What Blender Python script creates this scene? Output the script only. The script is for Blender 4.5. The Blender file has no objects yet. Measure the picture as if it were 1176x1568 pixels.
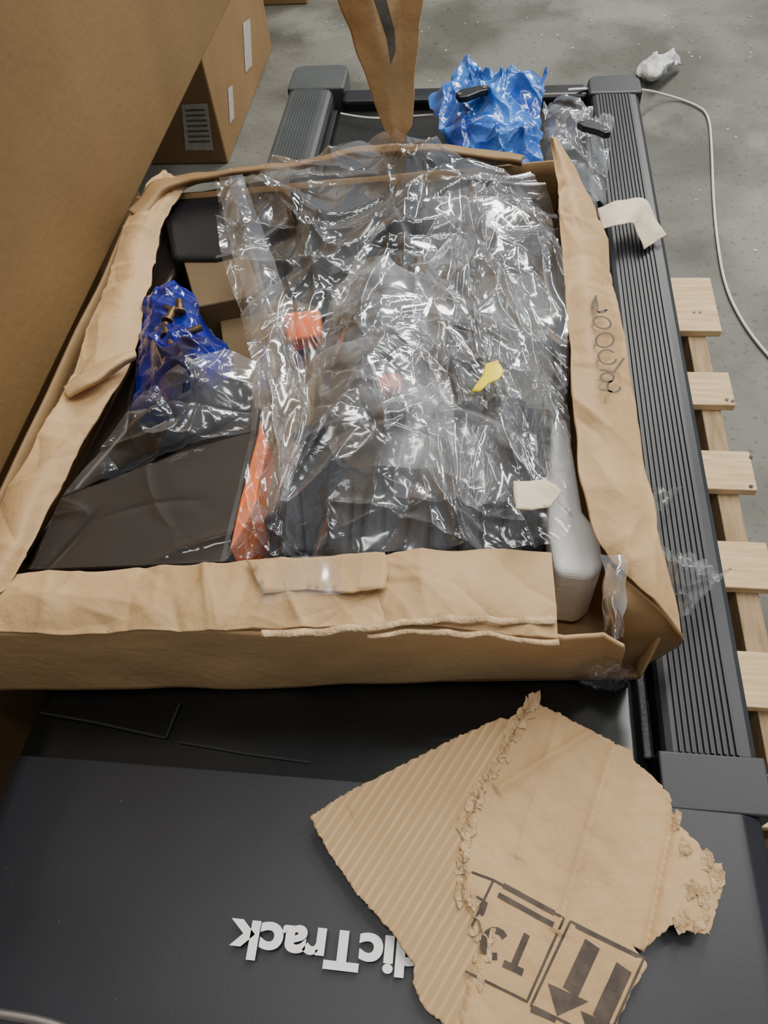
import bpy, bmesh, math, random
import numpy as np
from mathutils import Vector, Matrix, noise
from mathutils.geometry import delaunay_2d_cdt
random.seed(4)
# ------------------------------------------------------------ camera
F=1160.0
Yc=Vector((202,1684,-1160)).normalized()
Xc=Vector((1,-.04,.116)); Xc=(Xc-Xc.dot(Yc)*Yc).normalized()
Zc=Xc.cross(Yc)
CAM=Vector((0,0,1.36))
cd=bpy.data.cameras.new('camera'); cam=bpy.data.objects.new('camera',cd)
bpy.context.collection.objects.link(cam)
cam.matrix_world=Matrix.Translation(CAM)@Matrix((Xc,Yc,Zc)).to_4x4()
cd.sensor_fit='VERTICAL'; cd.sensor_height=24; cd.lens=24*F/1568; cd.clip_start=.02
bpy.context.scene.camera=cam
def ray(u,v):
    r=Vector((u-588,784-v,-F)); return Vector((r.dot(Xc),r.dot(Yc),r.dot(Zc)))
# measured photo points -> metres on a real plane of known height / depth
def P(u,v,z):
    d=ray(u,v); return CAM+d*((z-CAM.z)/d.z)
def PY(u,v,y):
    d=ray(u,v); return CAM+d*(y/d.y)
def PX(u,v,x):
    d=ray(u,v); return CAM+d*(x/d.x)
# ------------------------------------------------------------ materials
def nt(name):
    m=bpy.data.materials.new(name); m.use_nodes=True
    n=m.node_tree; return m,n,n.nodes,n.links,n.nodes['Principled BSDF']
def mat(name,c1,c2=None,rough=.6,scale=6,bump=0,bscale=80,metal=0,spec=.5,coat=0,stretch=(1,1,1),detail=6,lo=.35,hi=.65,rvar=0):
    m,n,N,L,b=nt(name)
    tc=N.new('ShaderNodeTexCoord'); mp=N.new('ShaderNodeMapping'); mp.inputs['Scale'].default_value=stretch
    L.new(tc.outputs['Object'],mp.inputs['Vector'])
    b.inputs['Roughness'].default_value=rough; b.inputs['Metallic'].default_value=metal
    b.inputs['Specular IOR Level'].default_value=spec; b.inputs['Coat Weight'].default_value=coat
    if c2 is None: c2=tuple(x*.8 for x in c1)
    t=N.new('ShaderNodeTexNoise'); t.inputs['Scale'].default_value=scale; t.inputs['Detail'].default_value=detail
    L.new(mp.outputs[0],t.inputs['Vector'])
    r=N.new('ShaderNodeValToRGB'); r.color_ramp.elements[0].position=lo; r.color_ramp.elements[1].position=hi
    r.color_ramp.elements[0].color=(*c1,1); r.color_ramp.elements[1].color=(*c2,1)
    L.new(t.outputs['Fac'],r.inputs[0]); L.new(r.outputs[0],b.inputs['Base Color'])
    if rvar:
        mr=N.new('ShaderNodeMapRange'); mr.inputs['To Min'].default_value=rough-rvar; mr.inputs['To Max'].default_value=rough+rvar
        L.new(t.outputs['Fac'],mr.inputs[0]); L.new(mr.outputs[0],b.inputs['Roughness'])
    if bump:
        t2=N.new('ShaderNodeTexNoise'); t2.inputs['Scale'].default_value=bscale; t2.inputs['Detail'].default_value=4
        L.new(mp.outputs[0],t2.inputs['Vector'])
        bp=N.new('ShaderNodeBump'); bp.inputs['Strength'].default_value=bump; bp.inputs['Distance'].default_value=.01
        L.new(t2.outputs['Fac'],bp.inputs['Height']); L.new(bp.outputs[0],b.inputs['Normal'])
    return m
def film(name,tint=(1,1,1),gloss=.07,haze=.05,hcol=(.8,.82,.85),rough=.12,bumps=.25,bscale=22,hnoise=7,edge=.5):
    m,n,N,L,b=nt(name)
    out=N['Material Output']; N.remove(b)
    tc=N.new('ShaderNodeTexCoord')
    tr=N.new('ShaderNodeBsdfTransparent'); tr.inputs[0].default_value=(*tint,1)
    gl=N.new('ShaderNodeBsdfAnisotropic'); gl.inputs['Roughness'].default_value=rough
    gl.inputs['Color'].default_value=(.95,.97,1,1)
    df=N.new('ShaderNodeBsdfDiffuse'); df.inputs[0].default_value=(*hcol,1)
    nz=N.new('ShaderNodeTexNoise'); nz.inputs['Scale'].default_value=bscale; nz.inputs['Detail'].default_value=2; nz.inputs['Distortion'].default_value=1.0
    L.new(tc.outputs['Object'],nz.inputs['Vector'])
    bp=N.new('ShaderNodeBump'); bp.inputs['Strength'].default_value=bumps; bp.inputs['Distance'].default_value=.012
    L.new(nz.outputs['Fac'],bp.inputs['Height']); L.new(bp.outputs[0],gl.inputs['Normal'])
    hz=N.new('ShaderNodeTexNoise'); hz.inputs['Scale'].default_value=hnoise; hz.inputs['Detail'].default_value=5; L.new(tc.outputs['Object'],hz.inputs['Vector'])
    mr=N.new('ShaderNodeMapRange'); mr.inputs['From Min'].default_value=.4; mr.inputs['From Max'].default_value=.7
    mr.inputs['To Min'].default_value=haze*.2; mr.inputs['To Max'].default_value=haze*2
    L.new(hz.outputs['Fac'],mr.inputs[0])
    m1=N.new('ShaderNodeMixShader'); L.new(mr.outputs[0],m1.inputs[0]); L.new(tr.outputs[0],m1.inputs[1]); L.new(df.outputs[0],m1.inputs[2])
    lw=N.new('ShaderNodeLayerWeight'); lw.inputs['Blend'].default_value=.25; L.new(bp.outputs[0],lw.inputs['Normal'])
    mm=N.new('ShaderNodeMapRange'); mm.inputs['To Min'].default_value=gloss; mm.inputs['To Max'].default_value=edge
    L.new(lw.outputs['Facing'],mm.inputs[0])
    m2=N.new('ShaderNodeMixShader'); L.new(mm.outputs[0],m2.inputs[0]); L.new(m1.outputs[0],m2.inputs[1]); L.new(gl.outputs[0],m2.inputs[2])
    L.new(m2.outputs[0],out.inputs['Surface'])
    return m
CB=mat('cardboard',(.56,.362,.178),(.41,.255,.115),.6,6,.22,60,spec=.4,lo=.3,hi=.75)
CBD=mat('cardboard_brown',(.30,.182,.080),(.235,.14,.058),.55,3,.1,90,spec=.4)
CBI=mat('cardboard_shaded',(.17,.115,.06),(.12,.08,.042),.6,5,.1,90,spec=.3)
CBE=mat('cardboard_torn_ply',(.65,.46,.26),(.44,.29,.15),.9,60,.5,200)
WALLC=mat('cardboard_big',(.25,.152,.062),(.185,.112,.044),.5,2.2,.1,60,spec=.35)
BLK=mat('black_plastic',(.008,.008,.010),(.014,.014,.016),.35,8,.05,200,rvar=.06,spec=.4)
BLKS=mat('black_gloss',(.009,.006,.005),(.014,.010,.008),.34,4,spec=.35)
BLKM=mat('black_foam',(.012,.013,.016),(.022,.024,.030),.6,12,.3,90,spec=.3)
HOOD=mat('hood_plastic',(.012,.012,.017),(.018,.019,.026),.42,2.5,.02,300,rvar=.08,spec=.42)
HOODB=mat('hood_rear_plastic',(.004,.005,.005),(.007,.008,.008),.22,2.5,0,rvar=.06,spec=.35)
RAIL=mat('rail_plastic',(.022,.025,.029),(.029,.033,.038),.42,5,.03,300,spec=.38)
RAILL=mat('rail_plastic_reflection',(.045,.052,.052),(.06,.068,.068),.45,5,.03,300,spec=.5)  # left rail: paler copy of the rail plastic, reflection painted into the colour
BELT=mat('belt_rubber',(.008,.009,.009),(.013,.014,.014),.7,30,.2,300,spec=.25)
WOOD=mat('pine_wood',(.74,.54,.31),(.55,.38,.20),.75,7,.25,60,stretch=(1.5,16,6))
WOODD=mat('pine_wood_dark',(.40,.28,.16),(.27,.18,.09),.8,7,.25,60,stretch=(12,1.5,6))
WHITE=mat('white_foam',(.92,.92,.90),(.80,.80,.80),.6,10,.1,100)
WP=mat('white_paint',(.85,.85,.85),(.8,.8,.8),.5)
INK=mat('ink',(.05,.035,.025),(.09,.065,.045),.7,60)
SEAM=mat('seam_black',(.003,.003,.003),(.004,.004,.004),.7,60)
DUST=mat('dust',(.18,.18,.17),(.12,.12,.12),.8,60)
PENC=mat('marker',(.08,.055,.04),(.12,.085,.06),.7,60)
ORG=mat('orange_plastic',(1.0,.20,.012),(.8,.13,.01),.5)
YEL=mat('yellow_plastic',(1.0,.82,.01),(.95,.75,.01),.4)
BLUEF=mat('blue_film',(.05,.26,.80),(.008,.06,.36),.16,9,.4,40,coat=.8,lo=.4,hi=.6)
BLUED=mat('blue_film_dark',(.006,.018,.34),(.002,.004,.04),.15,9,.3,40,coat=.6,lo=.4,hi=.6)
BRASS=mat('zinc_bolts',(.20,.13,.05),(.08,.05,.03),.4,40,.2,90,metal=.6)
TAPE=mat('masking_tape',(.76,.66,.49),(.64,.54,.38),.5,20,.15,80)
CABLE=mat('white_cable',(.7,.7,.68),(.62,.62,.6),.4)
PAPER=mat('paper',(.75,.75,.74),(.5,.5,.5),.8,30,.4,60)
STEEL=mat('steel',(.5,.5,.5),(.4,.4,.4),.3,10,metal=.9)
GREY=mat('grey_tape',(.15,.14,.12),(.08,.07,.06),.4,30)
LBL=mat('label',(.50,.47,.43),(.42,.38,.33),.5,90)
FILM=film('clear_film',gloss=.04,haze=.045,rough=.13,edge=.8)
FILM3=film('clear_film_flat',gloss=.008,haze=.002,rough=.08,edge=.5,bumps=.1)
FILM2=film('milky_film',gloss=.06,haze=.17,hcol=(.68,.70,.74),hnoise=14,rough=.15,edge=.65)
FILMT=film('tape_film',gloss=.08,haze=.04,rough=.08,bumps=.15,bscale=15)
# ------------------------------------------------------------ builders
def obj(name,verts,faces,m,smooth=False):
    me=bpy.data.meshes.new(name); me.from_pydata([tuple(v) for v in verts],[],faces); me.update()
    o=bpy.data.objects.new(name,me); bpy.context.collection.objects.link(o)
    for x in (m if isinstance(m,list) else [m]): me.materials.append(x)
    if smooth:
        for p in me.polygons: p.use_smooth=True
    return o
def group(name,kids):
    e=bpy.data.objects.new(name,None); e.empty_display_size=.05; bpy.context.collection.objects.link(e)
    for k in kids: k.parent=e
    return e
def solid(o,t=.004,off=0,bev=0):
    s=o.modifiers.new('s','SOLIDIFY'); s.thickness=t; s.offset=off
    return o
def bev(o,w=.004,seg=3):
    b=o.modifiers.new('b','BEVEL'); b.width=w; b.segments=seg; b.limit_method='ANGLE'; b.angle_limit=.6
    return o
def cr(a,n):
    a=np.asarray(a,float); k=a.shape[0]
    t=np.linspace(0,k-1,n); i=np.minimum(t.astype(int),k-2); f=(t-i)
    f=f.reshape((-1,)+(1,)*(a.ndim-1))
    ext=np.concatenate([[2*a[0]-a[1]],a,[2*a[-1]-a[-2]]])
    p0,p1,p2,p3=ext[i],ext[i+1],ext[i+2],ext[i+3]
    return .5*(2*p1+(p2-p0)*f+(2*p0-5*p1+4*p2-p3)*f**2+(3*p1-p0-3*p2+p3)*f**3)
def lin(a,n):
    a=np.asarray(a,float); k=a.shape[0]
    t=np.linspace(0,k-1,n); i=np.minimum(t.astype(int),k-2); f=(t-i).reshape((-1,)+(1,)*(a.ndim-1))
    return a[i]*(1-f)+a[i+1]*f
def byu(row,us):
    r=np.array(row,float); return [(u,float(np.interp(u,r[:,0],r[:,1])),float(np.interp(u,r[:,0],r[:,2]))) for u in us]
def creases(xy,seed,n,amp,w,ln,center=None,cb=0):
    rs=np.random.RandomState(seed)
    lo=xy.min(0); hi=xy.max(0); out=np.zeros(len(xy))
    for _ in range(n):
        c=lo+rs.rand(2)*(hi-lo)
        if center is not None and rs.rand()<cb:
            d=c-np.array(center); a=math.atan2(d[1],d[0])+rs.randn()*.25
        else: a=rs.rand()*math.pi
        L=ln*(.35+rs.rand()*1.1); W=w*(.5+rs.rand()*1.3); A=amp*(.3+rs.rand())*(1 if rs.rand()<.65 else -1)
        d=xy-c; s=d[:,0]*math.cos(a)+d[:,1]*math.sin(a); p=-d[:,0]*math.sin(a)+d[:,1]*math.cos(a)
        p=p+ .25*s*s/ max(L,.01)*(rs.rand()-.5)*2
        out+=A*np.exp(-np.abs(p)/W)*np.clip(1-(s/L)**2,0,1)
    return out
def loft(name,grid,nu,nv,m,smooth=True,fn=None,linear=False,thick=0,noise_amp=0,nscale=8):
    g=np.array([[tuple(p) for p in r] for r in grid],float)
    f=lin if linear else cr
    g=f(g,nu); g=np.swapaxes(f(np.swapaxes(g,0,1),nv),0,1)
    v=g.reshape(-1,3).copy()
    if fn is not None: v[:,2]+=fn(v[:,:2])
    if noise_amp:
        for i in range(len(v)):
            q=Vector(v[i])*nscale
            nn=noise.noise_vector(q); v[i]+=np.array(nn)*noise_amp
    faces=[(i*nv+j,i*nv+j+1,(i+1)*nv+j+1,(i+1)*nv+j) for i in range(nu-1) for j in range(nv-1)]
    o=obj(name,v,faces,m,smooth)
    if thick: solid(o,thick)
    return o
def prism(name,pts,zb,m,bw=.006,seg=3):
    n=len(pts); V=[tuple(p) for p in pts]+[(p[0],p[1],zb) for p in pts]
    Fc=[tuple(range(n)),tuple(range(2*n-1,n-1,-1))]+[(i,n+i,n+(i+1)%n,(i+1)%n) for i in range(n)]
    o=obj(name,V,Fc,m)
    bm=bmesh.new(); bm.from_mesh(o.data); bmesh.ops.recalc_face_normals(bm,faces=bm.faces); bm.to_mesh(o.data); bm.free()
    if bw: bev(o,bw,seg)
    return o
def box(name,x0,x1,y0,y1,z0,z1,m,bw=.003):
    return prism(name,[(x0,y0,z1),(x1,y0,z1),(x1,y1,z1),(x0,y1,z1)],z0,m,bw)
def inside(p,poly):
    x,y=p; c=False; n=len(poly)
    for i in range(n):
        x1,y1=poly[i]; x2,y2=poly[i-1]
        if (y1>y)!=(y2>y) and x<(x2-x1)*(y-y1)/(y2-y1)+x1: c=not c
    return c
def densify(pts,step,jit=0,closed=True,seed=0):
    rs=random.Random(seed); out=[]; n=len(pts)
    for i in range(n if closed else n-1):
        a=Vector(pts[i][:2]); b=Vector(pts[(i+1)%n][:2]); k=max(1,int((b-a).length/step))
        for j in range(k):
            q=a.lerp(b,j/k)
            if jit: q=q+Vector((rs.uniform(-jit,jit),rs.uniform(-jit,jit)))
            out.append(q)
    if not closed: out.append(Vector(pts[-1][:2]))
    return out
def cdt(name,poly,zf,step,m,jit=0,thick=0,matf=None,seed=0,smooth=True):
    b=densify(poly,step,jit,seed=seed); pl=[(p.x,p.y) for p in b]
    xs=[p[0] for p in pl]; ys=[p[1] for p in pl]; pts=[Vector(p) for p in pl]
    x=min(xs)
    while x<max(xs):
        y=min(ys)
        while y<max(ys):
            if inside((x,y),pl): pts.append(Vector((x,y)))
            y+=step
        x+=step
    n=len(pl)
    r=delaunay_2d_cdt(pts,[(i,(i+1)%n) for i in range(n)],[],0,1e-6)
    V=[(p.x,p.y,zf(p.x,p.y)) for p in r[0]]
    Fc=[]
    for f in r[2]:
        cx=sum(r[0][i].x for i in f)/3; cy=sum(r[0][i].y for i in f)/3
        if inside((cx,cy),pl): Fc.append(tuple(f))
    o=obj(name,V,Fc,m,smooth)
    if matf:
        for p in o.data.polygons: p.material_index=matf(p.center.x,p.center.y)
    if thick: solid(o,thick)
    return o
def stroke(name,lines,zf,w,m,step=.008):
    V=[];Fc=[]
    for ln in lines:
        d=densify([Vector(p[:2]) for p in ln],step,closed=False)
        k=len(V)
        for i,p in enumerate(d):
            a=d[max(0,i-1)]; b=d[min(len(d)-1,i+1)]; t=(b-a).normalized(); nrm=Vector((-t.y,t.x))*w/2
            for q in (p+nrm,p-nrm): V.append((q.x,q.y,zf(q.x,q.y)))
        for i in range(len(d)-1): Fc.append((k+2*i,k+2*i+1,k+2*i+3,k+2*i+2))
    return obj(name,V,Fc,m)
def tube(name,pts,r,m,res=8):
    c=bpy.data.curves.new(name,'CURVE'); c.dimensions='3D'; c.bevel_depth=r; c.bevel_resolution=3; c.use_fill_caps=True
    s=c.splines.new('NURBS'); s.points.add(len(pts)-1); s.use_endpoint_u=True; s.order_u=3; s.resolution_u=res
    for q,p in zip(s.points,pts): q.co=(*p,1)
    o=bpy.data.objects.new(name,c); bpy.context.collection.objects.link(o); c.materials.append(m); return o
def specks(name,pts,rmin,rmax,z,m,rs):
    V=[];Fc=[]
    for c in pts:
        r=rs.uniform(rmin,rmax); b0=len(V)
        for a in range(5): V.append((c.x+r*rs.uniform(.4,1.3)*math.cos(a*1.256),c.y+r*rs.uniform(.4,1.3)*math.sin(a*1.256),z))
        V.append((c.x,c.y,z+.0008)); Fc+=[(b0+a,b0+(a+1)%5,b0+5) for a in range(5)]
    return obj(name,V,Fc,m)
# ------------------------------------------------------------ floor
m,n,N,L,b=nt('concrete')
tc=N.new('ShaderNodeTexCoord')
def NZ(s,d=6,dist=0):
    t=N.new('ShaderNodeTexNoise'); t.inputs['Scale'].default_value=s; t.inputs['Detail'].default_value=d; t.inputs['Distortion'].default_value=dist
    L.new(tc.outputs['Object'],t.inputs['Vector']); return t
def RP(t,a,b2,ca,cb):
    r=N.new('ShaderNodeValToRGB'); r.color_ramp.elements[0].position=a; r.color_ramp.elements[1].position=b2
    r.color_ramp.elements[0].color=(*ca,1); r.color_ramp.elements[1].color=(*cb,1); L.new(t.outputs['Fac'],r.inputs[0]); return r
r1=RP(NZ(2.6,10,.2),.38,.62,(.080,.078,.065),(.165,.162,.142))
r2=RP(NZ(1.7,12,.3),.54,.62,(0,0,0),(.6,.6,.6))
mx=N.new('ShaderNodeMix'); mx.data_type='RGBA'; L.new(r2.outputs[0],mx.inputs[0]); L.new(r1.outputs[0],mx.inputs[6]); mx.inputs[7].default_value=(.24,.238,.213,1)
r3=RP(NZ(60,5,0),.58,.70,(1,1,1),(.6,.6,.6))
m3=N.new('ShaderNodeMix'); m3.data_type='RGBA'; m3.blend_type='MULTIPLY'; m3.inputs[0].default_value=1; L.new(mx.outputs[2],m3.inputs[6]); L.new(r3.outputs[0],m3.inputs[7])
L.new(m3.outputs[2],b.inputs['Base Color']); b.inputs['Roughness'].default_value=.62; b.inputs['Specular IOR Level'].default_value=.3
bp=N.new('ShaderNodeBump'); bp.inputs['Strength'].default_value=.1; L.new(NZ(40).outputs['Fac'],bp.inputs['Height']); L.new(bp.outputs[0],b.inputs['Normal'])
obj('floor',[(-4,-2,0),(5,-2,0),(5,7,0),(-4,7,0)],[(0,1,2,3)],m)
# ------------------------------------------------------------ pallet
kids=[]
rows=[(425,515),(570,628),(690,757),(828,907),(995,1088),(1180,1270)]
for i,(a,c) in enumerate(rows):
    ya=P(1110,a,.14).y; yb=P(1110,c-8,.14).y
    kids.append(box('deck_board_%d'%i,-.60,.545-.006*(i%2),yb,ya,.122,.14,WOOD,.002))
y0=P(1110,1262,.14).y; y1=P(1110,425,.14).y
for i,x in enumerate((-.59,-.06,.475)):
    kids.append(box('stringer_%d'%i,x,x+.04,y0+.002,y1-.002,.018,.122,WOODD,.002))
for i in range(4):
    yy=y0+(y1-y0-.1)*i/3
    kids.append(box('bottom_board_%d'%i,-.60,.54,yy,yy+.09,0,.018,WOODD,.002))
for (u,v) in ((1063,478),(1072,478),(1113,612),(1122,614),(1150,700),(1150,745)):
    p=P(u,v,.1405); kids.append(tube('nail',[(p.x,p.y,.139),(p.x,p.y,.1412)],.004,BLK))
group('wooden_pallet',kids)
# ------------------------------------------------------------ treadmill
kids=[]
def rail(nm,x0,x1,ya,yb,zt,ribs=10,m=None):
    prof=[(x0,zt-.055),(x0,zt-.012),(x0+.004,zt-.004),(x0+.012,zt-.001)]
    a=x0+.018;bx=x1-.024
    N_=ribs
    for i in range(N_):
        c=a+(bx-a)*i/(N_); s=(bx-a)/N_
        prof+=[(c,zt-.001),(c+s*.18,zt+.0025),(c+s*.5,zt+.0025),(c+s*.68,zt-.001)]
    prof+=[(bx,zt-.001),(x1-.012,zt-.002),(x1-.004,zt-.008),(x1,zt-.02),(x1,zt-.2)]
    V=[];Fc=[]
    ys=[ya,ya+.001]+[ya+(yb-ya)*k/12 for k in range(1,12)]+[yb]
    for y in ys:
        for (x,z) in prof: V.append((x,y,z))
    k=len(prof)
    for i in range(len(ys)-1):
        for j in range(k-1): Fc.append((i*k+j,i*k+j+1,(i+1)*k+j+1,(i+1)*k+j))
    return obj(nm,V,Fc,m or RAIL)
def cap(nm,x0,x1,ya,yb,zt,corner=.03,m=None):
    r=corner; pts=[]
    for (cx,cy,a0) in ((x1-r,yb-r,0),(x0+r,yb-r,90)):
        for k in range(6):
            t=math.radians(a0+k*18); pts.append((cx+r*math.cos(t),cy+r*math.sin(t),zt))
    pts+=[(x0,ya,zt),(x1,ya,zt)]
    return prism(nm,pts,zt-.2,m or RAIL,.006,3)
kids+=[rail('side_rail_right',.258,.378,.335,2.0,.36),cap('rail_end_cap_right',.252,.384,2.0,2.09,.363),
       rail('side_rail_left',-.535,-.415,.335,2.06,.36,m=RAILL),cap('rail_end_cap_left',-.54,-.385,2.06,2.19,.363,m=RAILL)]
kids.append(box('rail_front_right',.250,.382,.262,.335,.15,.361,RAIL,.003))
kids.append(box('running_deck',-.40,.25,.3,2.05,.27,.318,BELT,.01))
kids.append(box('frame',-.40,.25,.0,2.0,.15,.268,BLK,.01))
kids.append(box('rear_roller_cover',-.39,.255,2.02,2.08,.2,.350,BLK,.012))
kids.append(box('rail_lip_right',.236,.2505,.33,2.0,.2,.335,BLK,.004))
kids.append(box('rail_lip_left',-.412,-.396,.33,2.0,.2,.335,BLK,.004))
def hz(x,y):
    t=max(0,min(1,(y+.05)/.35))
    return .392-.022*t
gx=[-.625,-.61,-.59,-.5,-.3,-.1,.1,.25,.34,.366,.384]
gy=[-.20,-.19,-.165,-.12,0,.12,.2,.2605]
G=[]
for y in gy:
    r=[]
    for i,x in enumerate(gx):
        z=hz(x,y)
        ed=min(i,len(gx)-1-i); z-= {0:.20,1:.02,2:.004}.get(ed,0)
        ef={-.20:.2,-.19:.03,-.165:.008}.get(y,0); z-=ef
        r.append((x,y,max(z,.15)))
    G.append(r)
kids.append(loft('motor_hood',G,60,90,HOOD,linear=True))
G=[]
for y in (.2600,.263,.30,.36,.40,.43,.44):
    r=[]
    for i,x in enumerate([-.618,-.606,-.585,-.4,-.1,.1,.22,.236,.24]):
        z=.370-.004*min(1,(y-.26)/.1); ed=min(i,8-i); z-={0:.15,1:.02,2:.003}.get(ed,0)
        if y==.44: z-=.05
        r.append((x,y,z))
    G.append(r)
kids.append(loft('hood_rear_panel',G,30,60,HOODB,linear=True))
kids.append(stroke('hood_seam',[[P(62,1092,.368),P(150,1108,.368),P(255,1131,.368)],[P(255,1131,.368),P(276,1078,.368)],[P(275,1137,.369),P(380,1155,.369),P(475,1168,.369)]],lambda x,y:.3712,.003,SEAM))
kids.append(tube('front_trim',[P(-120,1532,.385),P(-20,1550,.387),P(60,1562,.387),P(110,1579,.387),P(150,1600,.385)],.006,STEEL))
rs=random.Random(9)
kids.append(specks('dust_specks',[Vector((rs.uniform(-.55,.35),rs.uniform(.0,.24),0)) for _ in range(36)],.0005,.0010,.3932,DUST,rs))
tx=bpy.data.curves.new('hood_lettering','FONT'); tx.body='NordicTrack'; tx.size=.05; tx.offset=.0020; tx.extrude=.00015; tx.space_character=1.0
to=bpy.data.objects.new('hood_lettering',tx); bpy.context.collection.objects.link(to); tx.materials.append(WP)
bpy.context.view_layer.update()
zt=.394
pe=P(357,1409,zt); ps=P(796,1458,zt)
W=(ps-pe).length; s=W/to.dimensions.x
ang=math.atan2(pe.y-ps.y,pe.x-ps.x)
to.location=(ps.x,ps.y,zt); to.rotation_euler=(0,0,ang); to.scale=(s,s*.84,1)
kids.append(to)
group('treadmill',kids)
# ------------------------------------------------------------ tall cardboard boxes at left
def carton(x0,x1,y0,y1,z0,z1,m,extra=()):
    ks=[box('body',x0,x1,y0,y1,z0,z1,m,.006)]
    ym=(y0+y1)/2
    ks.append(obj('closure_tape',[(x0+.001,ym-.03,z1+.001),(x1-.001,ym-.03,z1+.001),(x1-.001,ym+.03,z1+.001),(x0+.001,ym+.03,z1+.001)],[(0,1,2,3)],FILMT))
    return group('cardboard_box',ks+list(extra))
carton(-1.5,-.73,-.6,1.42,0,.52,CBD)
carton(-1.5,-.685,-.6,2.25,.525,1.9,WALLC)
e=[]
yb=2.32
def onY(nm,px,y,m): return obj(nm,[PY(u,v,y) for u,v in px],[tuple(range(len(px)))],m)
e.append(onY('label',[(278,160),(318,158),(327,230),(284,230)],yb-.002,LBL))
for k in range(7):
    e.append(onY('label_line_%d'%k,[(283+k*1,168+k*8),(313+k*1.5,167+k*8),(313+k*1.5,170+k*8),(283+k*1,171+k*8)],yb-.003,GREY))
xb=P(350,250,0).x
e.append(obj('side_label',[PX(372,35,xb+.002),PX(383,28,xb+.002),PX(386,100,xb+.002),PX(376,112,xb+.002)],[(0,1,2,3)],LBL))
e.append(obj('side_label_2',[PX(349,135,xb+.002),PX(356,130,xb+.002),PX(359,180,xb+.002),PX(352,190,xb+.002)],[(0,1,2,3)],LBL))
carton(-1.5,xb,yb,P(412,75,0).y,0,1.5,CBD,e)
p0=P(405,9,0); p1=P(470,9,0)
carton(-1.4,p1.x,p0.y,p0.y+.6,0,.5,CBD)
# ------------------------------------------------------------ open cardboard box
kids=[]
ZT=.54
FL=Vector((-.662,.350,0)); FR=Vector((.232,.425,0)); BR=Vector((.150,1.38,0)); BL=Vector((-.665,1.27,0))
def at(p,z): return (p.x,p.y,z)
def wr(seed,amp=.0015,n=30): return lambda xy: creases(xy,seed,n,amp,.010,.10)
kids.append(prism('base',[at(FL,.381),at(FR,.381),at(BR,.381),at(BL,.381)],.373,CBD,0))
def wall(nm,a,c,zt=ZT,m=CB):
    return loft(nm,[[at(a,.374),at(a.lerp(c,.5),.374),at(c,.374)],[at(a,zt),at(a.lerp(c,.5),zt),at(c,zt)]],8,40,m,linear=True,thick=.005,noise_amp=.003,nscale=7)
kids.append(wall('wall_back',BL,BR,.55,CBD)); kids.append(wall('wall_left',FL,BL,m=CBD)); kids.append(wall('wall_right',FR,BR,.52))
top=[(-80,970,.54),(150,966,.541),(400,964,.541),(650,962,.542),(800,968,.54),(862,979,.535),(925,968,.535),(957,988,.53)]
bot=[(-80,1056,.372),(150,1055,.372),(400,1050,.374),(650,1040,.374),(800,1036,.374),(862,1034,.374),(925,1030,.374),(953,1027,.374)]
g=[[P(*p) for p in top],[P(a[0]*.5+c[0]*.5,(a[1]+c[1])/2,.457) for a,c in zip(top,bot)],[P(*p) for p in bot]]
kids.append(loft('front_panel',g,24,200,CB,thick=.005,linear=True,noise_amp=.0055,nscale=12))
US=[-80,0,60,140,220,300,340,378,430,480,530,575,592,640,700,750,800,842]
o=byu([(-80,972,.543),(150,968,.543),(400,966,.543),(600,958,.546),(720,962,.546),(842,979,.541)],US)
mi=byu([(-80,930,.552),(150,928,.552),(400,922,.554),(600,912,.556),(720,912,.555),(842,915,.55)],US)
i_=byu([(-80,895,.548),(0,889,.55),(60,880,.55),(140,878,.552),(220,872,.551),(300,868,.552),(340,866,.556),(378,860,.558),(430,858,.556),(480,857,.558),(530,850,.556),(575,848,.558),(592,852,.555),(640,843,.553),(700,845,.552),(750,841,.550),(800,844,.549),(842,846,.546)],US)
o[-1]=(856,980,.541); mi[-1]=(852,915,.55)
kids.append(loft('front_flap',[[P(*p) for p in r] for r in (o,mi,i_)],50,320,CB,thick=.005,noise_amp=.0045,nscale=13,fn=wr(5,.004,70)))
for nm,ln,w_ in (('flap_crease',((400,966,.550),(520,960,.553),(650,946,.556),(760,944,.555),(854,942,.553)),1.0),
              ('flap_crease_low',((560,972,.547),(640,966,.550),(740,968,.549),(800,976,.547),(856,978,.546)),.7)):
    kids.append(loft(nm,[[P(u,v+dv*w_,z+dz) for (u,v,z) in ln] for dv,dz in ((0,0),(4,.003),(10,.001))],6,90,CBE,noise_amp=.004,nscale=30,thick=.003))
kids.append(cdt('flap_overlap',[P(u,v,.561) for u,v in ((378,864),(590,850),(596,878),(592,905),(540,912),(470,905),(405,912),(388,880))],lambda x,y:.5665+.0015*math.sin(40*x),.01,CB,jit=.001,thick=.002))
kids.append(cdt('packing_tape',[P(u,v,.568) for u,v in ((388,858),(560,850),(548,905),(500,912),(400,925))],lambda x,y:.5700+.0025*math.sin(70*x+20*y),.006,FILMT,jit=.001))
L0=[(-60,880,.56),(0,772,.56),(100,600,.565),(150,470,.565),(200,330,.56),(250,262,.56)]
L1=[(-30,900,.57),(20,820,.575),(108,640,.56),(175,500,.575),(222,340,.572),(270,275,.565)]
L2=[(-10,915,.56),(22,882,.555),(118,700,.555),(206,540,.555),(248,345,.555),(285,288,.555)]
kids.append(loft('left_flap',[[P(*p) for p in r] for r in (L0,L1,L2)],50,260,CB,thick=.005,noise_amp=.006,nscale=14,fn=wr(8,.0045,70)))
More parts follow.
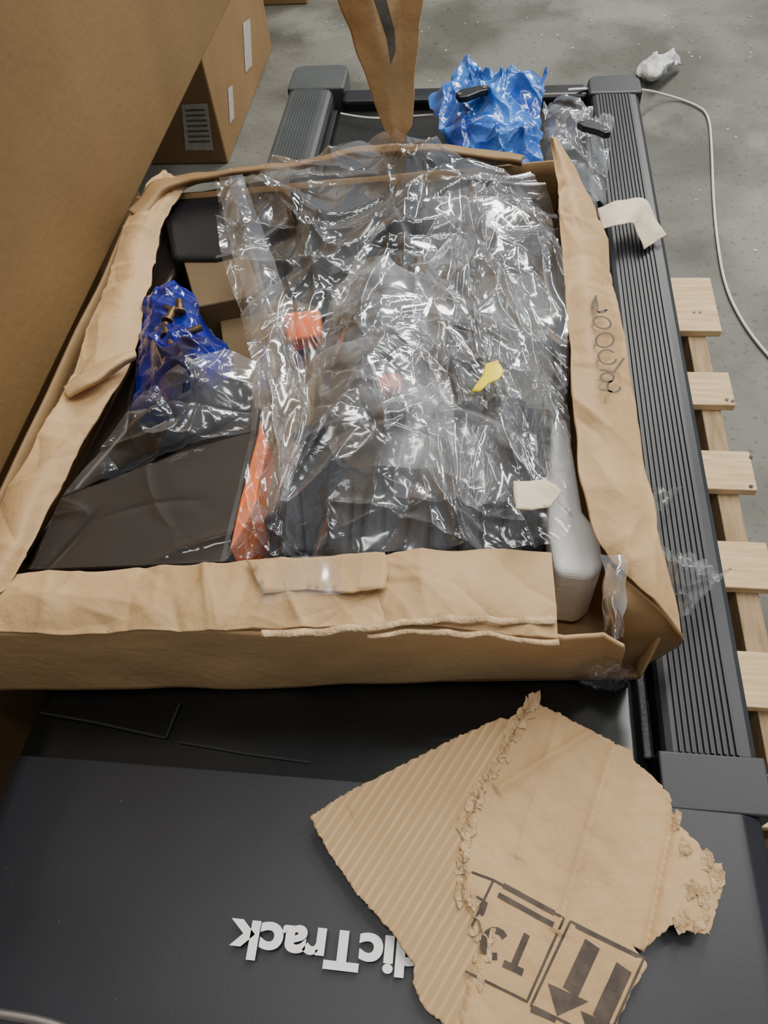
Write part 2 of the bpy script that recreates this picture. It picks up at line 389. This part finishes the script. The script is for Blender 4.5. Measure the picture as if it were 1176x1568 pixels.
kids.append(loft('left_flap_tear',[[P(*p) for p in r] for r in (
   [(98,592,.575),(130,570,.58),(170,552,.585),(208,538,.58)],[(104,606,.574),(135,586,.592),(175,562,.59),(210,546,.577)],[(110,598,.570),(140,590,.575),(180,568,.577),(208,552,.570)])],14,60,CB,thick=.004,noise_amp=.004,nscale=25))
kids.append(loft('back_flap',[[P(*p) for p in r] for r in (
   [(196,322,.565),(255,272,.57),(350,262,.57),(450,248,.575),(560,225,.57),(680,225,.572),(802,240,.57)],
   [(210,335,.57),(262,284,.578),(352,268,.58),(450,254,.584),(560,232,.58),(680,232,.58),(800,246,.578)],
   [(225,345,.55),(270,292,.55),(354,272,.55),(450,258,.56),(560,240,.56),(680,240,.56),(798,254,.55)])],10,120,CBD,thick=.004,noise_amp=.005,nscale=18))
R0=[(846,212,.60),(853,300,.60),(862,400,.60),(874,560,.60),(884,700,.59),(908,810,.575),(940,868,.56)]
R1=[(850,214,.61),(882,310,.605),(900,420,.605),(915,560,.60),(935,700,.59),(965,820,.57),(1000,920,.555)]
R2=[(854,216,.60),(905,310,.57),(936,420,.57),(960,555,.565),(985,700,.56),(1010,830,.55),(1043,972,.54)]
kids.append(loft('right_flap',[[P(*p) for p in r] for r in (R0,R1,R2)],50,260,CB,thick=.005,noise_amp=.006,nscale=14,fn=wr(3,.0045,70)))
kids.append(loft('right_corner_fold',[[P(*p) for p in r] for r in (
   [(930,862,.562),(968,892,.56),(1010,930,.553),(1043,972,.538)],
   [(926,925,.54),(960,955,.52),(1000,975,.50),(1044,985,.48)],
   [(945,1010,.42),(955,1024,.38),(1000,1008,.38),(1040,990,.40)])],26,34,CBD,thick=.004,noise_amp=.006,nscale=18))
kids.append(loft('corner_tape',[[P(*p) for p in r] for r in (
   [(922,848,.575),(945,850,.58),(960,856,.575)],[(930,880,.58),(945,885,.585),(962,890,.575)],[(925,925,.56),(940,930,.57),(958,935,.56)],[(920,965,.55),(938,975,.56),(955,975,.55)])],30,20,FILM2,noise_amp=.008,nscale=40))
yy=1.40
A=[[PY(514,-12,yy+.05),PY(536,45,yy+.03),PY(556,105,yy+.01),PY(596,214,yy)],
   [PY(560,-12,yy-.01),PY(576,45,yy-.01),PY(590,105,yy-.01),PY(604,216,yy-.005)],
   [PY(612,-12,yy+.03),PY(612,50,yy+.02),PY(614,110,yy+.01),PY(615,218,yy)],
   [PY(646,-12,yy-.01),PY(642,50,yy),PY(634,120,yy),PY(630,192,yy)]]
kids.append(loft('rear_standing_flap',A,30,40,CB,thick=.004,noise_amp=.004,nscale=20,linear=True))
kids.append(onY('rear_flap_patch',[(572,0),(592,0),(604,45),(606,78),(598,100),(592,60)],yy-.03,GREY))
def marks(lines,z): return stroke('handwriting',[[P(u,v,z) for u,v in l] for l in lines],lambda x,y:z,.0032,PENC)
def ell(cx,cy,rx,ry,n=14,a=0): return [(cx+rx*math.cos(t)*math.cos(a)-ry*math.sin(t)*math.sin(a),cy+rx*math.cos(t)*math.sin(a)+ry*math.sin(t)*math.cos(a)) for t in [2*math.pi*k/n for k in range(n+1)]]
ml=[ell(920,466,12,13,a=-.2)[2:10],[(912,452),(916,478),(930,474)],ell(922,494,14,9,a=.3),ell(926,521,14,11,a=-.2),ell(930,547,14,11,a=.2)[:13],[(918,566),(940,570),(956,548)],ell(930,578,10,7),ell(940,592,10,9)[:11],[(918,596),(938,600)]]
kids.append(marks(ml,.6125))
group('cardboard_box',kids)
# ------------------------------------------------------------ contents
kids=[]
def slab(nm,px,zt,m,bw=.01,zb=.383):
    return prism(nm,[P(u,v,(z[0] if z else zt)) for u,v,*z in px],zb,m,bw,4)
kids.append(slab('liner',[(40,888),(130,730),(220,560),(262,400),(280,320),(560,300),(790,290),(850,380),(870,600),(835,650),(835,850),(400,870)],.41,BLK,.004))
kids.append(slab('console_shell',[(40,876,.535),(95,750,.535),(150,738,.535),(240,704,.54),(330,655,.545),(398,616,.55),(394,660,.548),(345,864,.54)],.54,BLKS,.008))
kids.append(slab('console_trim',[(398,640),(410,680),(388,780),(366,820),(352,840),(380,700)],.540,ORG,.003))
kids.append(slab('side_cover',[(30,860),(105,735),(195,562),(235,400),(252,300),(335,295),(325,385),(280,400),(235,470),(212,560),(195,660),(130,735)],.515,BLKS,.008))
kids.append(slab('rear_cover',[(245,300),(350,282),(430,268),(445,335),(380,382),(330,395),(262,395)],.54,BLK,.012))
kids.append(slab('upright_cap',[(436,268),(600,250),(612,330),(560,395),(500,425),(440,385),(450,335)],.54,BLK,.02))
kids.append(slab('upright_cap_2',[(620,252),(785,258),(838,325),(852,395),(720,405),(640,400)],.53,BLKM,.02))
kids.append(slab('handle_housing',[(718,415),(850,408),(866,470),(868,640),(800,632),(722,590)],.53,BLK,.02))
kids.append(slab('cup_holder',[(640,560),(720,520),(800,620),(760,700),(640,690)],.49,BLKM,.02))
kids.append(slab('foam_tray',[(470,650),(560,720),(720,700),(830,650),(840,842),(400,856),(420,780)],.50,BLKM,.02))
kids.append(tube('handlebar_1',[P(600,330,.56),P(640,420,.555),(P(690,470,.545)),P(735,480,.54)],.018,BLK))
kids.append(tube('handlebar_2',[P(455,680,.53),P(520,640,.54),P(620,620,.54),P(760,650,.53),P(815,700,.52)],.016,BLK))
kids.append(tube('console_mast',[P(590,420,.53),P(660,560,.53),P(720,600,.53)],.022,BLKM))
for i,(a,b_) in enumerate(((425,-12),(492,6),(548,-4),(612,10),(700,-8),(760,5))):
    kids.append(slab('foam_rib_%d'%i,[(a+b_+14,738),(a+b_+44,730),(a+42,845),(a,848)],.520,BLKM,.010,zb=.49))
group('console_parts',kids)
group('foam_packing',[slab('block',[(846,640),(868,634),(880,700),(893,780),(918,812),(926,862),(905,882),(852,876),(840,812),(842,720)],.52,WHITE,.012)])
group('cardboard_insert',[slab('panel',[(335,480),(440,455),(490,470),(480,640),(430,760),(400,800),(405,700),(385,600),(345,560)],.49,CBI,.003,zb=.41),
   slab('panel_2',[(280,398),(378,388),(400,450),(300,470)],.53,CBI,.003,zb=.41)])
group('orange_clip',[slab('clip_body',[(432,478),(490,472),(492,512),(440,520)],.53,ORG,.006,zb=.5),slab('clip_end',[(575,572),(612,568),(618,592),(582,598)],.56,ORG,.006,zb=.54)])
zy=.634
group('yellow_tag',[cdt('tag',[P(u,v,zy) for u,v in ((722,598),(738,578),(744,560),(762,556),(772,572),(764,584),(748,590),(735,600))],lambda x,y:zy+.004*math.sin(60*x),.006,YEL,thick=.002)])
zy=.60
group('adhesive_tape',[cdt('tape_piece',[P(u,v,zy) for u,v in ((785,738),(835,732),(860,752),(842,776),(790,780))],lambda x,y:zy+.003*math.sin(60*x),.006,TAPE,jit=.001,thick=.002)])
Gb=[[(232,462,.50),(262,440,.52),(300,462,.51),(308,490,.50)],
    [(228,500,.50),(262,500,.555),(298,505,.555),(330,520,.50)],
    [(222,560,.50),(262,560,.57),(310,560,.565),(360,545,.49)],
    [(206,620,.49),(250,610,.56),(295,605,.56),(345,600,.49)],
    [(202,648,.46),(245,650,.49),(285,646,.49),(325,632,.46)]]
blue=loft('bag_film',[[P(u,v,z+.03) for u,v,z in r] for r in Gb],110,100,BLUED,fn=lambda xy:creases(xy,7,50,.012,.010,.10),noise_amp=.005,nscale=20)
ks=[blue]
rs=random.Random(3)
for k in range(6):
    a=P(rs.uniform(245,290),rs.uniform(475,550),.586+.004*rs.random()); t=rs.uniform(0,3.1)
    b2=a+Vector((.028*math.cos(t),.028*math.sin(t),.002))
    ks.append(tube('bolt_%d'%k,[a,b2],.006,BRASS)); ks.append(tube('bolt_head_%d'%k,[a,a+(b2-a)*.15],.010,BRASS))
group('blue_hardware_bag',ks)
# ------------------------------------------------------------ clear plastic bag
rowsP=[[(325,268,.575),(450,242,.585),(530,212,.60),(620,208,.60),(710,232,.595),(808,262,.575)],
 [(335,320,.58),(450,300,.59),(560,280,.605),(650,280,.61),(760,290,.60),(855,325,.57)],
 [(345,400,.57),(460,400,.58),(560,390,.60),(650,380,.61),(760,390,.61),(862,420,.58)],
 [(375,500,.58),(460,500,.58),(560,490,.60),(650,490,.60),(760,500,.60),(870,520,.58)],
 [(395,610,.57),(460,600,.57),(540,590,.59),(640,590,.59),(760,590,.59),(870,620,.575)],
 [(385,720,.555),(440,700,.555),(510,690,.56),(620,690,.57),(740,700,.565),(868,710,.56)],
 [(362,800,.548),(420,790,.545),(490,780,.55),(590,780,.55),(720,780,.55),(880,790,.55)],
 [(345,860,.548),(410,858,.535),(480,856,.535),(580,850,.535),(700,846,.535),(860,830,.54)]]
def bagfn(xy):
    c=P(600,330,.6)
    return creases(xy,11,110,.017,.010,.22,(c.x,c.y),.6)+creases(xy,12,70,.007,.006,.09)+.007*np.sin(xy[:,0]*21+3*np.sin(xy[:,1]*9))
bag=loft('bag_film',[[P(*p) for p in r] for r in rowsP],360,260,FILM,fn=bagfn,noise_amp=.006,nscale=11)
lw_=[[(215,600,.60),(280,560,.62),(350,540,.61),(400,560,.58)],[(150,690,.575),(240,670,.58),(340,640,.58),(400,620,.575)],[(95,760,.555),(160,735,.558),(280,690,.56),(392,660,.565)]]
lwf=loft('bag_side_film',[[P(*p) for p in r] for r in lw_],110,150,FILM,fn=lambda xy:creases(xy,63,30,.008,.008,.12),noise_amp=.003,nscale=9)
lw2=[[(95,762,.553),(160,737,.556),(280,692,.560),(385,662,.565)],[(60,830,.550),(150,810,.550),(260,790,.552),(365,780,.555)],[(40,872,.549),(140,868,.549),(260,864,.549),(345,860,.55)]]
lwg=loft('bag_lower_film',[[P(*p) for p in r] for r in lw2],90,150,FILM3,fn=lambda xy:creases(xy,66,7,.005,.006,.08),noise_amp=.001,nscale=9)
milk=[[(540,400,.60),(590,398,.62),(640,420,.615),(690,440,.60)],
 [(490,500,.60),(560,480,.635),(620,490,.63),(680,500,.60)],
 [(485,580,.60),(550,570,.64),(620,580,.63),(690,590,.60)],
 [(500,660,.59),(560,650,.625),(630,655,.62),(700,665,.59)],
 [(520,715,.57),(580,715,.60),(650,720,.59),(720,730,.57)]]
ml2=loft('inner_bag_film',[[P(*p) for p in r] for r in milk],120,100,FILM2,fn=lambda xy:creases(xy,21,60,.009,.008,.10),noise_amp=.006,nscale=20)
rb=[[(690,300,.615),(760,290,.62),(840,320,.60)],[(640,400,.62),(740,400,.63),(860,420,.60)],[(630,520,.62),(740,530,.63),(868,540,.60)],[(620,640,.60),(720,640,.61),(860,650,.585)],[(600,760,.58),(720,770,.59),(850,770,.575)]]
c2=P(700,300,.6)
rf=loft('outer_bag_film',[[P(*p) for p in r] for r in rb],200,130,FILM,fn=lambda xy:creases(xy,31,60,.016,.009,.22,(c2.x,c2.y),.8),noise_amp=.006,nscale=13)
lf=[[(335,272,.60),(352,270,.61),(372,270,.60)],[(345,350,.60),(372,345,.615),(400,345,.60)],[(372,440,.60),(400,430,.61),(430,430,.60)],[(385,520,.59),(420,520,.61),(455,515,.59)],[(385,620,.58),(430,620,.60),(475,620,.58)],[(375,740,.56),(410,740,.58),(450,735,.56)],[(360,850,.545),(380,850,.56),(400,850,.54)]]
lfo=loft('folded_bag_edge',[[P(*p) for p in r] for r in lf],200,50,FILM,fn=lambda xy:creases(xy,51,60,.010,.006,.12,(P(430,200,.6).x,P(430,200,.6).y),.9),noise_amp=.005,nscale=18)
group('clear_plastic_bag',[bag,ml2,rf,lfo,lwf,lwg])
# ------------------------------------------------------------ blue film on the far deck
Gb=[[(690,132,.44),(712,92,.47),(770,118,.46),(836,108,.45)],
    [(655,152,.42),(712,140,.46),(770,150,.47),(834,140,.45)],
    [(668,180,.42),(722,180,.46),(775,185,.47),(828,190,.45)],
    [(672,212,.42),(730,215,.46),(782,225,.46),(828,240,.44)],
    [(680,240,.40),(735,250,.44),(790,262,.44),(826,290,.42)]]
group('blue_plastic_bag',[loft('bag_film',[[P(*p) for p in r] for r in Gb],150,140,BLUEF,fn=lambda xy:creases(xy,17,90,.013,.010,.14),noise_amp=.012,nscale=22)])
Gb=[[(834,150,.44),(870,150,.45),(905,165,.44),(938,188,.42)],
    [(832,190,.43),(870,190,.46),(905,200,.45),(936,215,.41)],
    [(836,240,.42),(870,240,.45),(905,250,.43),(932,262,.40)],
    [(850,290,.41),(880,300,.43),(905,310,.41),(925,318,.39)]]
group('clear_plastic_bag',[loft('bag_film',[[P(*p) for p in r] for r in Gb],90,70,FILM2,fn=lambda xy:creases(xy,27,60,.012,.006,.12),noise_amp=.008,nscale=25)])
def bracket(pa,pb,z,w):
    a=P(*pa,z); c=P(*pb,z); d=(c-a).normalized(); nn=Vector((-d.y,d.x,0))*w
    top=[a+nn*.6,a.lerp(c,.25)+nn*1.2,a.lerp(c,.7)+nn,c+nn*.7,c+d*w*.6,c-nn*.7,a.lerp(c,.7)-nn*.6,a.lerp(c,.25)-nn,a-nn*.7]
    o=prism('plate',top,z-.014,BLK,.003)
    h=[tube('hole_%d'%k,[a.lerp(c,t)+Vector((0,0,-.004)),a.lerp(c,t)+Vector((0,0,.0012))],.0045,GREY) for k,t in enumerate((.08,.93))]
    group('metal_bracket',[o]+h)
bracket((700,145),(745,133),.515,.017)
bracket((888,184),(930,200),.485,.015)
group('zip_tie',[tube('strap',[P(522,174,.335),P(560,182,.34),(P(610,180,.34)),P(664,176,.40)],.0028,CABLE)])
# ------------------------------------------------------------ plastic lumps near the corner
Gb=[[(1003,822,.41),(1040,838,.43),(1075,860,.40),(1110,885,.385)],[(1010,860,.42),(1045,870,.45),(1075,885,.42),(1106,892,.385)],[(1025,900,.41),(1050,905,.43),(1070,915,.40),(1085,918,.38)],[(1040,945,.39),(1050,944,.40),(1058,940,.39),(1066,932,.38)]]
group('clear_plastic_scrap',[loft('film',[[P(*p) for p in r] for r in Gb],60,60,FILM2,fn=lambda xy:creases(xy,37,40,.013,.006,.07),noise_amp=.006,nscale=30)])
Gb=[[(868,1030,.385),(900,1026,.42),(940,1024,.42),(970,1022,.385)],[(878,1044,.385),(905,1045,.42),(938,1042,.41),(972,1034,.38)],[(895,1058,.38),(912,1064,.385),(938,1064,.385),(960,1050,.378)]]
group('clear_plastic_scrap',[loft('film',[[P(*p) for p in r] for r in Gb],50,60,FILM,fn=lambda xy:creases(xy,38,40,.008,.005,.05),noise_amp=.004,nscale=35)])
Gb=[[(992,745,.39),(1020,750,.40),(1046,744,.385)],[(996,765,.39),(1018,768,.395),(1035,762,.38)],[(1000,780,.385),(1012,782,.385),(1025,776,.375)]]
group('clear_plastic_scrap',[loft('film',[[P(*p) for p in r] for r in Gb],30,40,FILM2,fn=lambda xy:creases(xy,39,20,.005,.004,.04),noise_amp=.004,nscale=35)])
Gb=[[(916,318,.41),(950,306,.42),(985,304,.41),(998,320,.40),(1010,345,.385),(1021,360,.372)],
    [(918,334,.41),(950,325,.42),(975,322,.415),(985,335,.40),(996,355,.385),(1003,370,.372)],
    [(922,350,.405),(950,343,.415),(968,341,.41),(974,350,.40),(982,370,.385),(986,383,.372)]]
group('adhesive_tape',[loft('tape_strip',[[P(*p) for p in r] for r in Gb],16,50,TAPE,noise_amp=.003,nscale=30,thick=.0008)])
# ------------------------------------------------------------ torn cardboard sheet
ol=[(475,1252),(530,1216),(585,1188),(640,1160),(700,1130),(765,1101),(780,1102),(815,1077),(855,1096),(905,1122),(965,1152),(968,1166),(1000,1195),(1025,1222),(1030,1258),(1070,1295),(1082,1325),(1103,1322),(1106,1350),(1092,1400),(1083,1432),(1042,1425),(1035,1412),(1022,1420),(985,1456),(965,1448),(990,1478),(960,1530),(930,1600),(760,1600),(690,1575),(650,1545),(632,1505),(636,1480),(600,1428),(548,1370),(505,1308)]
tear=[(815,1077),(790,1120),(765,1165),(735,1215),(718,1262),(705,1300),(712,1345),(708,1375),(735,1420),(745,1450),(720,1500),(700,1600)]
ZS=.402
olw=[P(u,v,ZS) for u,v in ol]; tw=[P(u,v,ZS) for u,v in tear]
leftpoly=[(p.x,p.y) for p in tw]+[(P(300,1600,ZS).x,P(300,1600,ZS).y),(P(300,1050,ZS).x,P(300,1050,ZS).y)]
fa=P(640,1165,ZS); fb=P(590,1240,ZS); fdir=(fa-fb).normalized(); fn_=Vector((-fdir.y,fdir.x,0))
WL=.0105
m,n,N,L,b=nt('cardboard_flute_layer')
tc=N.new('ShaderNodeTexCoord'); vm=N.new('ShaderNodeVectorMath'); vm.operation='DOT_PRODUCT'; vm.inputs[1].default_value=fn_
L.new(tc.outputs['Object'],vm.inputs[0])
a1=N.new('ShaderNodeMath'); a1.operation='MULTIPLY'; a1.inputs[1].default_value=2*math.pi/WL; L.new(vm.outputs['Value'],a1.inputs[0])
a2=N.new('ShaderNodeMath'); a2.operation='SINE'; L.new(a1.outputs[0],a2.inputs[0])
a3=N.new('ShaderNodeTexNoise'); a3.inputs['Scale'].default_value=18; L.new(tc.outputs['Object'],a3.inputs['Vector'])
a4=N.new('ShaderNodeMath'); a4.operation='MULTIPLY'; L.new(a2.outputs[0],a4.inputs[0]); L.new(a3.outputs['Fac'],a4.inputs[1])
r=N.new('ShaderNodeValToRGB'); r.color_ramp.elements[0].position=.0; r.color_ramp.elements[1].position=.6
r.color_ramp.elements[0].color=(.43,.28,.14,1); r.color_ramp.elements[1].color=(.56,.38,.205,1)
L.new(a4.outputs[0],r.inputs[0]); L.new(r.outputs[0],b.inputs['Base Color']); b.inputs['Roughness'].default_value=.85
CBC=m
def base(x,y): return ZS+.003+noise.noise(Vector((x*9,y*9,0)))*.004
lines=[]
for (a,c,amp,w_) in (((932,1165),(860,1400),.005,.006),((1028,1258),(990,1440),-.008,.005),((905,1122),(780,1200),.006,.006),((560,1232),(760,1130),.002,.01),((850,1115),(800,1290),.003,.004)):
    A_=P(*a,ZS); B_=P(*c,ZS); d=(B_-A_).normalized(); lines.append((A_,Vector((-d.y,d.x,0)),d,(B_-A_).length,amp,w_))
def sheetz(x,y):
    z=base(x,y)
    for A_,nn_,d_,L_l,amp,w_ in lines:
        q=Vector((x,y,0))-A_; q.z=0; s_=q.dot(d_)
        if -.02<s_<L_l+.02: z+=amp*math.exp(-abs(q.dot(nn_))/w_)
    if inside((x,y),leftpoly):
        s=Vector((x,y,0)).dot(fn_); z+=.0010*math.sin(s*2*math.pi/WL)-.001
    else: z+=.003+.0012*noise.noise(Vector((x*45,y*45,3)))
    return z
jo=cdt('sheet',olw,sheetz,.0027,[CB,CBC],jit=.0011,matf=lambda x,y:1 if inside((x,y),leftpoly) else 0,thick=.003)
kids=[jo]
for k in range(60):
    i=random.randrange(len(tw)-2); c=tw[i].lerp(tw[i+1],random.random())+Vector((random.uniform(-.008,.008),random.uniform(-.006,.006),0))
    poly=[]
    r0=random.uniform(.004,.010)
    for a in range(9):
        rr=r0*random.uniform(.5,1.3); t=2*math.pi*a/9
        poly.append(c+Vector((rr*.7*math.cos(t),rr*1.3*math.sin(t),0)))
    h=random.uniform(.003,.007)
    kids.append(cdt('torn_flake_%d'%k,poly,lambda x,y,h=h,c=c:sheetz(x,y)+h*.6+ .25*(x-c.x),.004,CBE,jit=.0005,seed=k,thick=.001,smooth=False))
for k in range(22):
    uv=[(1085,1330),(1090,1350),(1075,1380),(1068,1410),(1050,1400),(1060,1370),(1040,1415),(1050,1300),(1030,1262)][k%9]
    c=P(uv[0]+random.uniform(-9,9),uv[1]+random.uniform(-12,12),ZS); r0=random.uniform(.005,.010)
    poly=[c+Vector((r0*random.uniform(.4,1.0)*math.cos(t),r0*random.uniform(.6,1.5)*math.sin(t),0)) for t in [2*math.pi*a/9 for a in range(9)]]
    kids.append(cdt('edge_flake_%d'%k,poly,lambda x,y,c=c:sheetz(x,y)+.003+.4*(x-c.x),.004,CBE,jit=.0005,seed=k,thick=.001,smooth=False))
pz=lambda x,y:max(sheetz(x,y),base(x,y)+.003)+.0021
def L_(lines): return [[P(u,v,ZS) for u,v in l] for l in lines]
kids.append(stroke('print_lines',L_([[(722,1338),(755,1350),(862,1408),(806,1534),(712,1488)],[(755,1350),(722,1420)],[(872,1412),(984,1468),(930,1590)],[(872,1412),(812,1540),(935,1600)],[(880,1420),(975,1466)]]),pz,.0026,INK,.004))
kids.append(stroke('print_bars',L_([[(762,1372),(846,1418)],[(770,1358),(848,1400)],[(812,1545),(850,1562)]]),pz,.0055,INK,.004))
kids.append(stroke('print_text',L_([ell(757,1446,17,20)[3:14],[(806,1432),(784,1484)],[(770,1476),(800,1490)],[(728,1378),(742,1386),(735,1402)]]),pz,.0070,INK,.003))
kids.append(stroke('print_arrow_shafts',L_([[(906,1446),(872,1520)],[(954,1482),(918,1562)]]),pz,.017,INK,.004))
for k,tri in enumerate(([(838,1506),(900,1534),(852,1556)],[(888,1548),(948,1574),(905,1598)])):
    kids.append(cdt('print_arrowhead_%d'%k,[P(u,v,ZS) for u,v in tri],pz,.004,INK))
group('torn_cardboard_sheet',kids)
# ------------------------------------------------------------ floor bits
group('white_cable',[tube('cord',[P(u,v,z) for u,v,z in ((870,138,.36),(900,135,.36),(935,140,.30),(985,136,.06),(1030,148,.006),(1065,160,.006),(1086,175,.006),(1090,230,.006),(1092,300,.006),(1098,370,.006),(1110,440,.006),(1140,500,.006),(1185,555,.006),(1230,600,.006))],.0038,CABLE,12)])
Gb=[[(985,95,.02),(1005,86,.05),(1040,95,.02)],[(975,108,.02),(1008,104,.06),(1043,103,.02)],[(978,120,.01),(1005,118,.05),(1025,112,.01)],[(985,126,.005),(1000,124,.02),(1012,120,.005)]]
group('crumpled_paper',[loft('paper',[[P(*p) for p in r] for r in Gb],40,40,PAPER,fn=lambda xy:np.abs(creases(xy,47,30,.012,.012,.1)),noise_amp=.01,nscale=20)])
rs=random.Random(5); pts=[]
for k in range(70):
    c=P(rs.choice([rs.uniform(660,1170),rs.uniform(420,1170)]),rs.uniform(0,90) if k%2 else rs.uniform(10,400),.0)
    if c.x<.6 and c.y<2.3: continue
    pts.append(c)
specks('floor_debris',pts,.002,.006,.001,PAPER,rs)
# ------------------------------------------------------------ light
w=bpy.data.worlds.new('world'); bpy.context.scene.world=w; w.use_nodes=True
w.node_tree.nodes['Background'].inputs[0].default_value=(.88,.93,1,1); w.node_tree.nodes['Background'].inputs[1].default_value=.38
def area(nm,loc,tgt,sx,sy,e,col=(1,.97,.90)):
    l=bpy.data.lights.new(nm,'AREA'); l.shape='RECTANGLE'; l.size=sx; l.size_y=sy; l.energy=e; l.color=col
    o=bpy.data.objects.new(nm,l); bpy.context.collection.objects.link(o); o.location=loc
    o.rotation_euler=(Vector(tgt)-Vector(loc)).to_track_quat('-Z','Y').to_euler()
area('ceiling_lamp',(.6,3.4,4.2),(.2,1,.3),.30,3.2,130)
area('ceiling_lamp',(2.6,2.0,4.2),(.2,.9,.3),.30,3.2,105)
area('ceiling_lamp',(-.2,.3,4.6),(0,.8,.3),2.4,.3,52)
area('ceiling_lamp',(2.0,6.0,4.2),(.8,3,.0),.35,3.2,190)
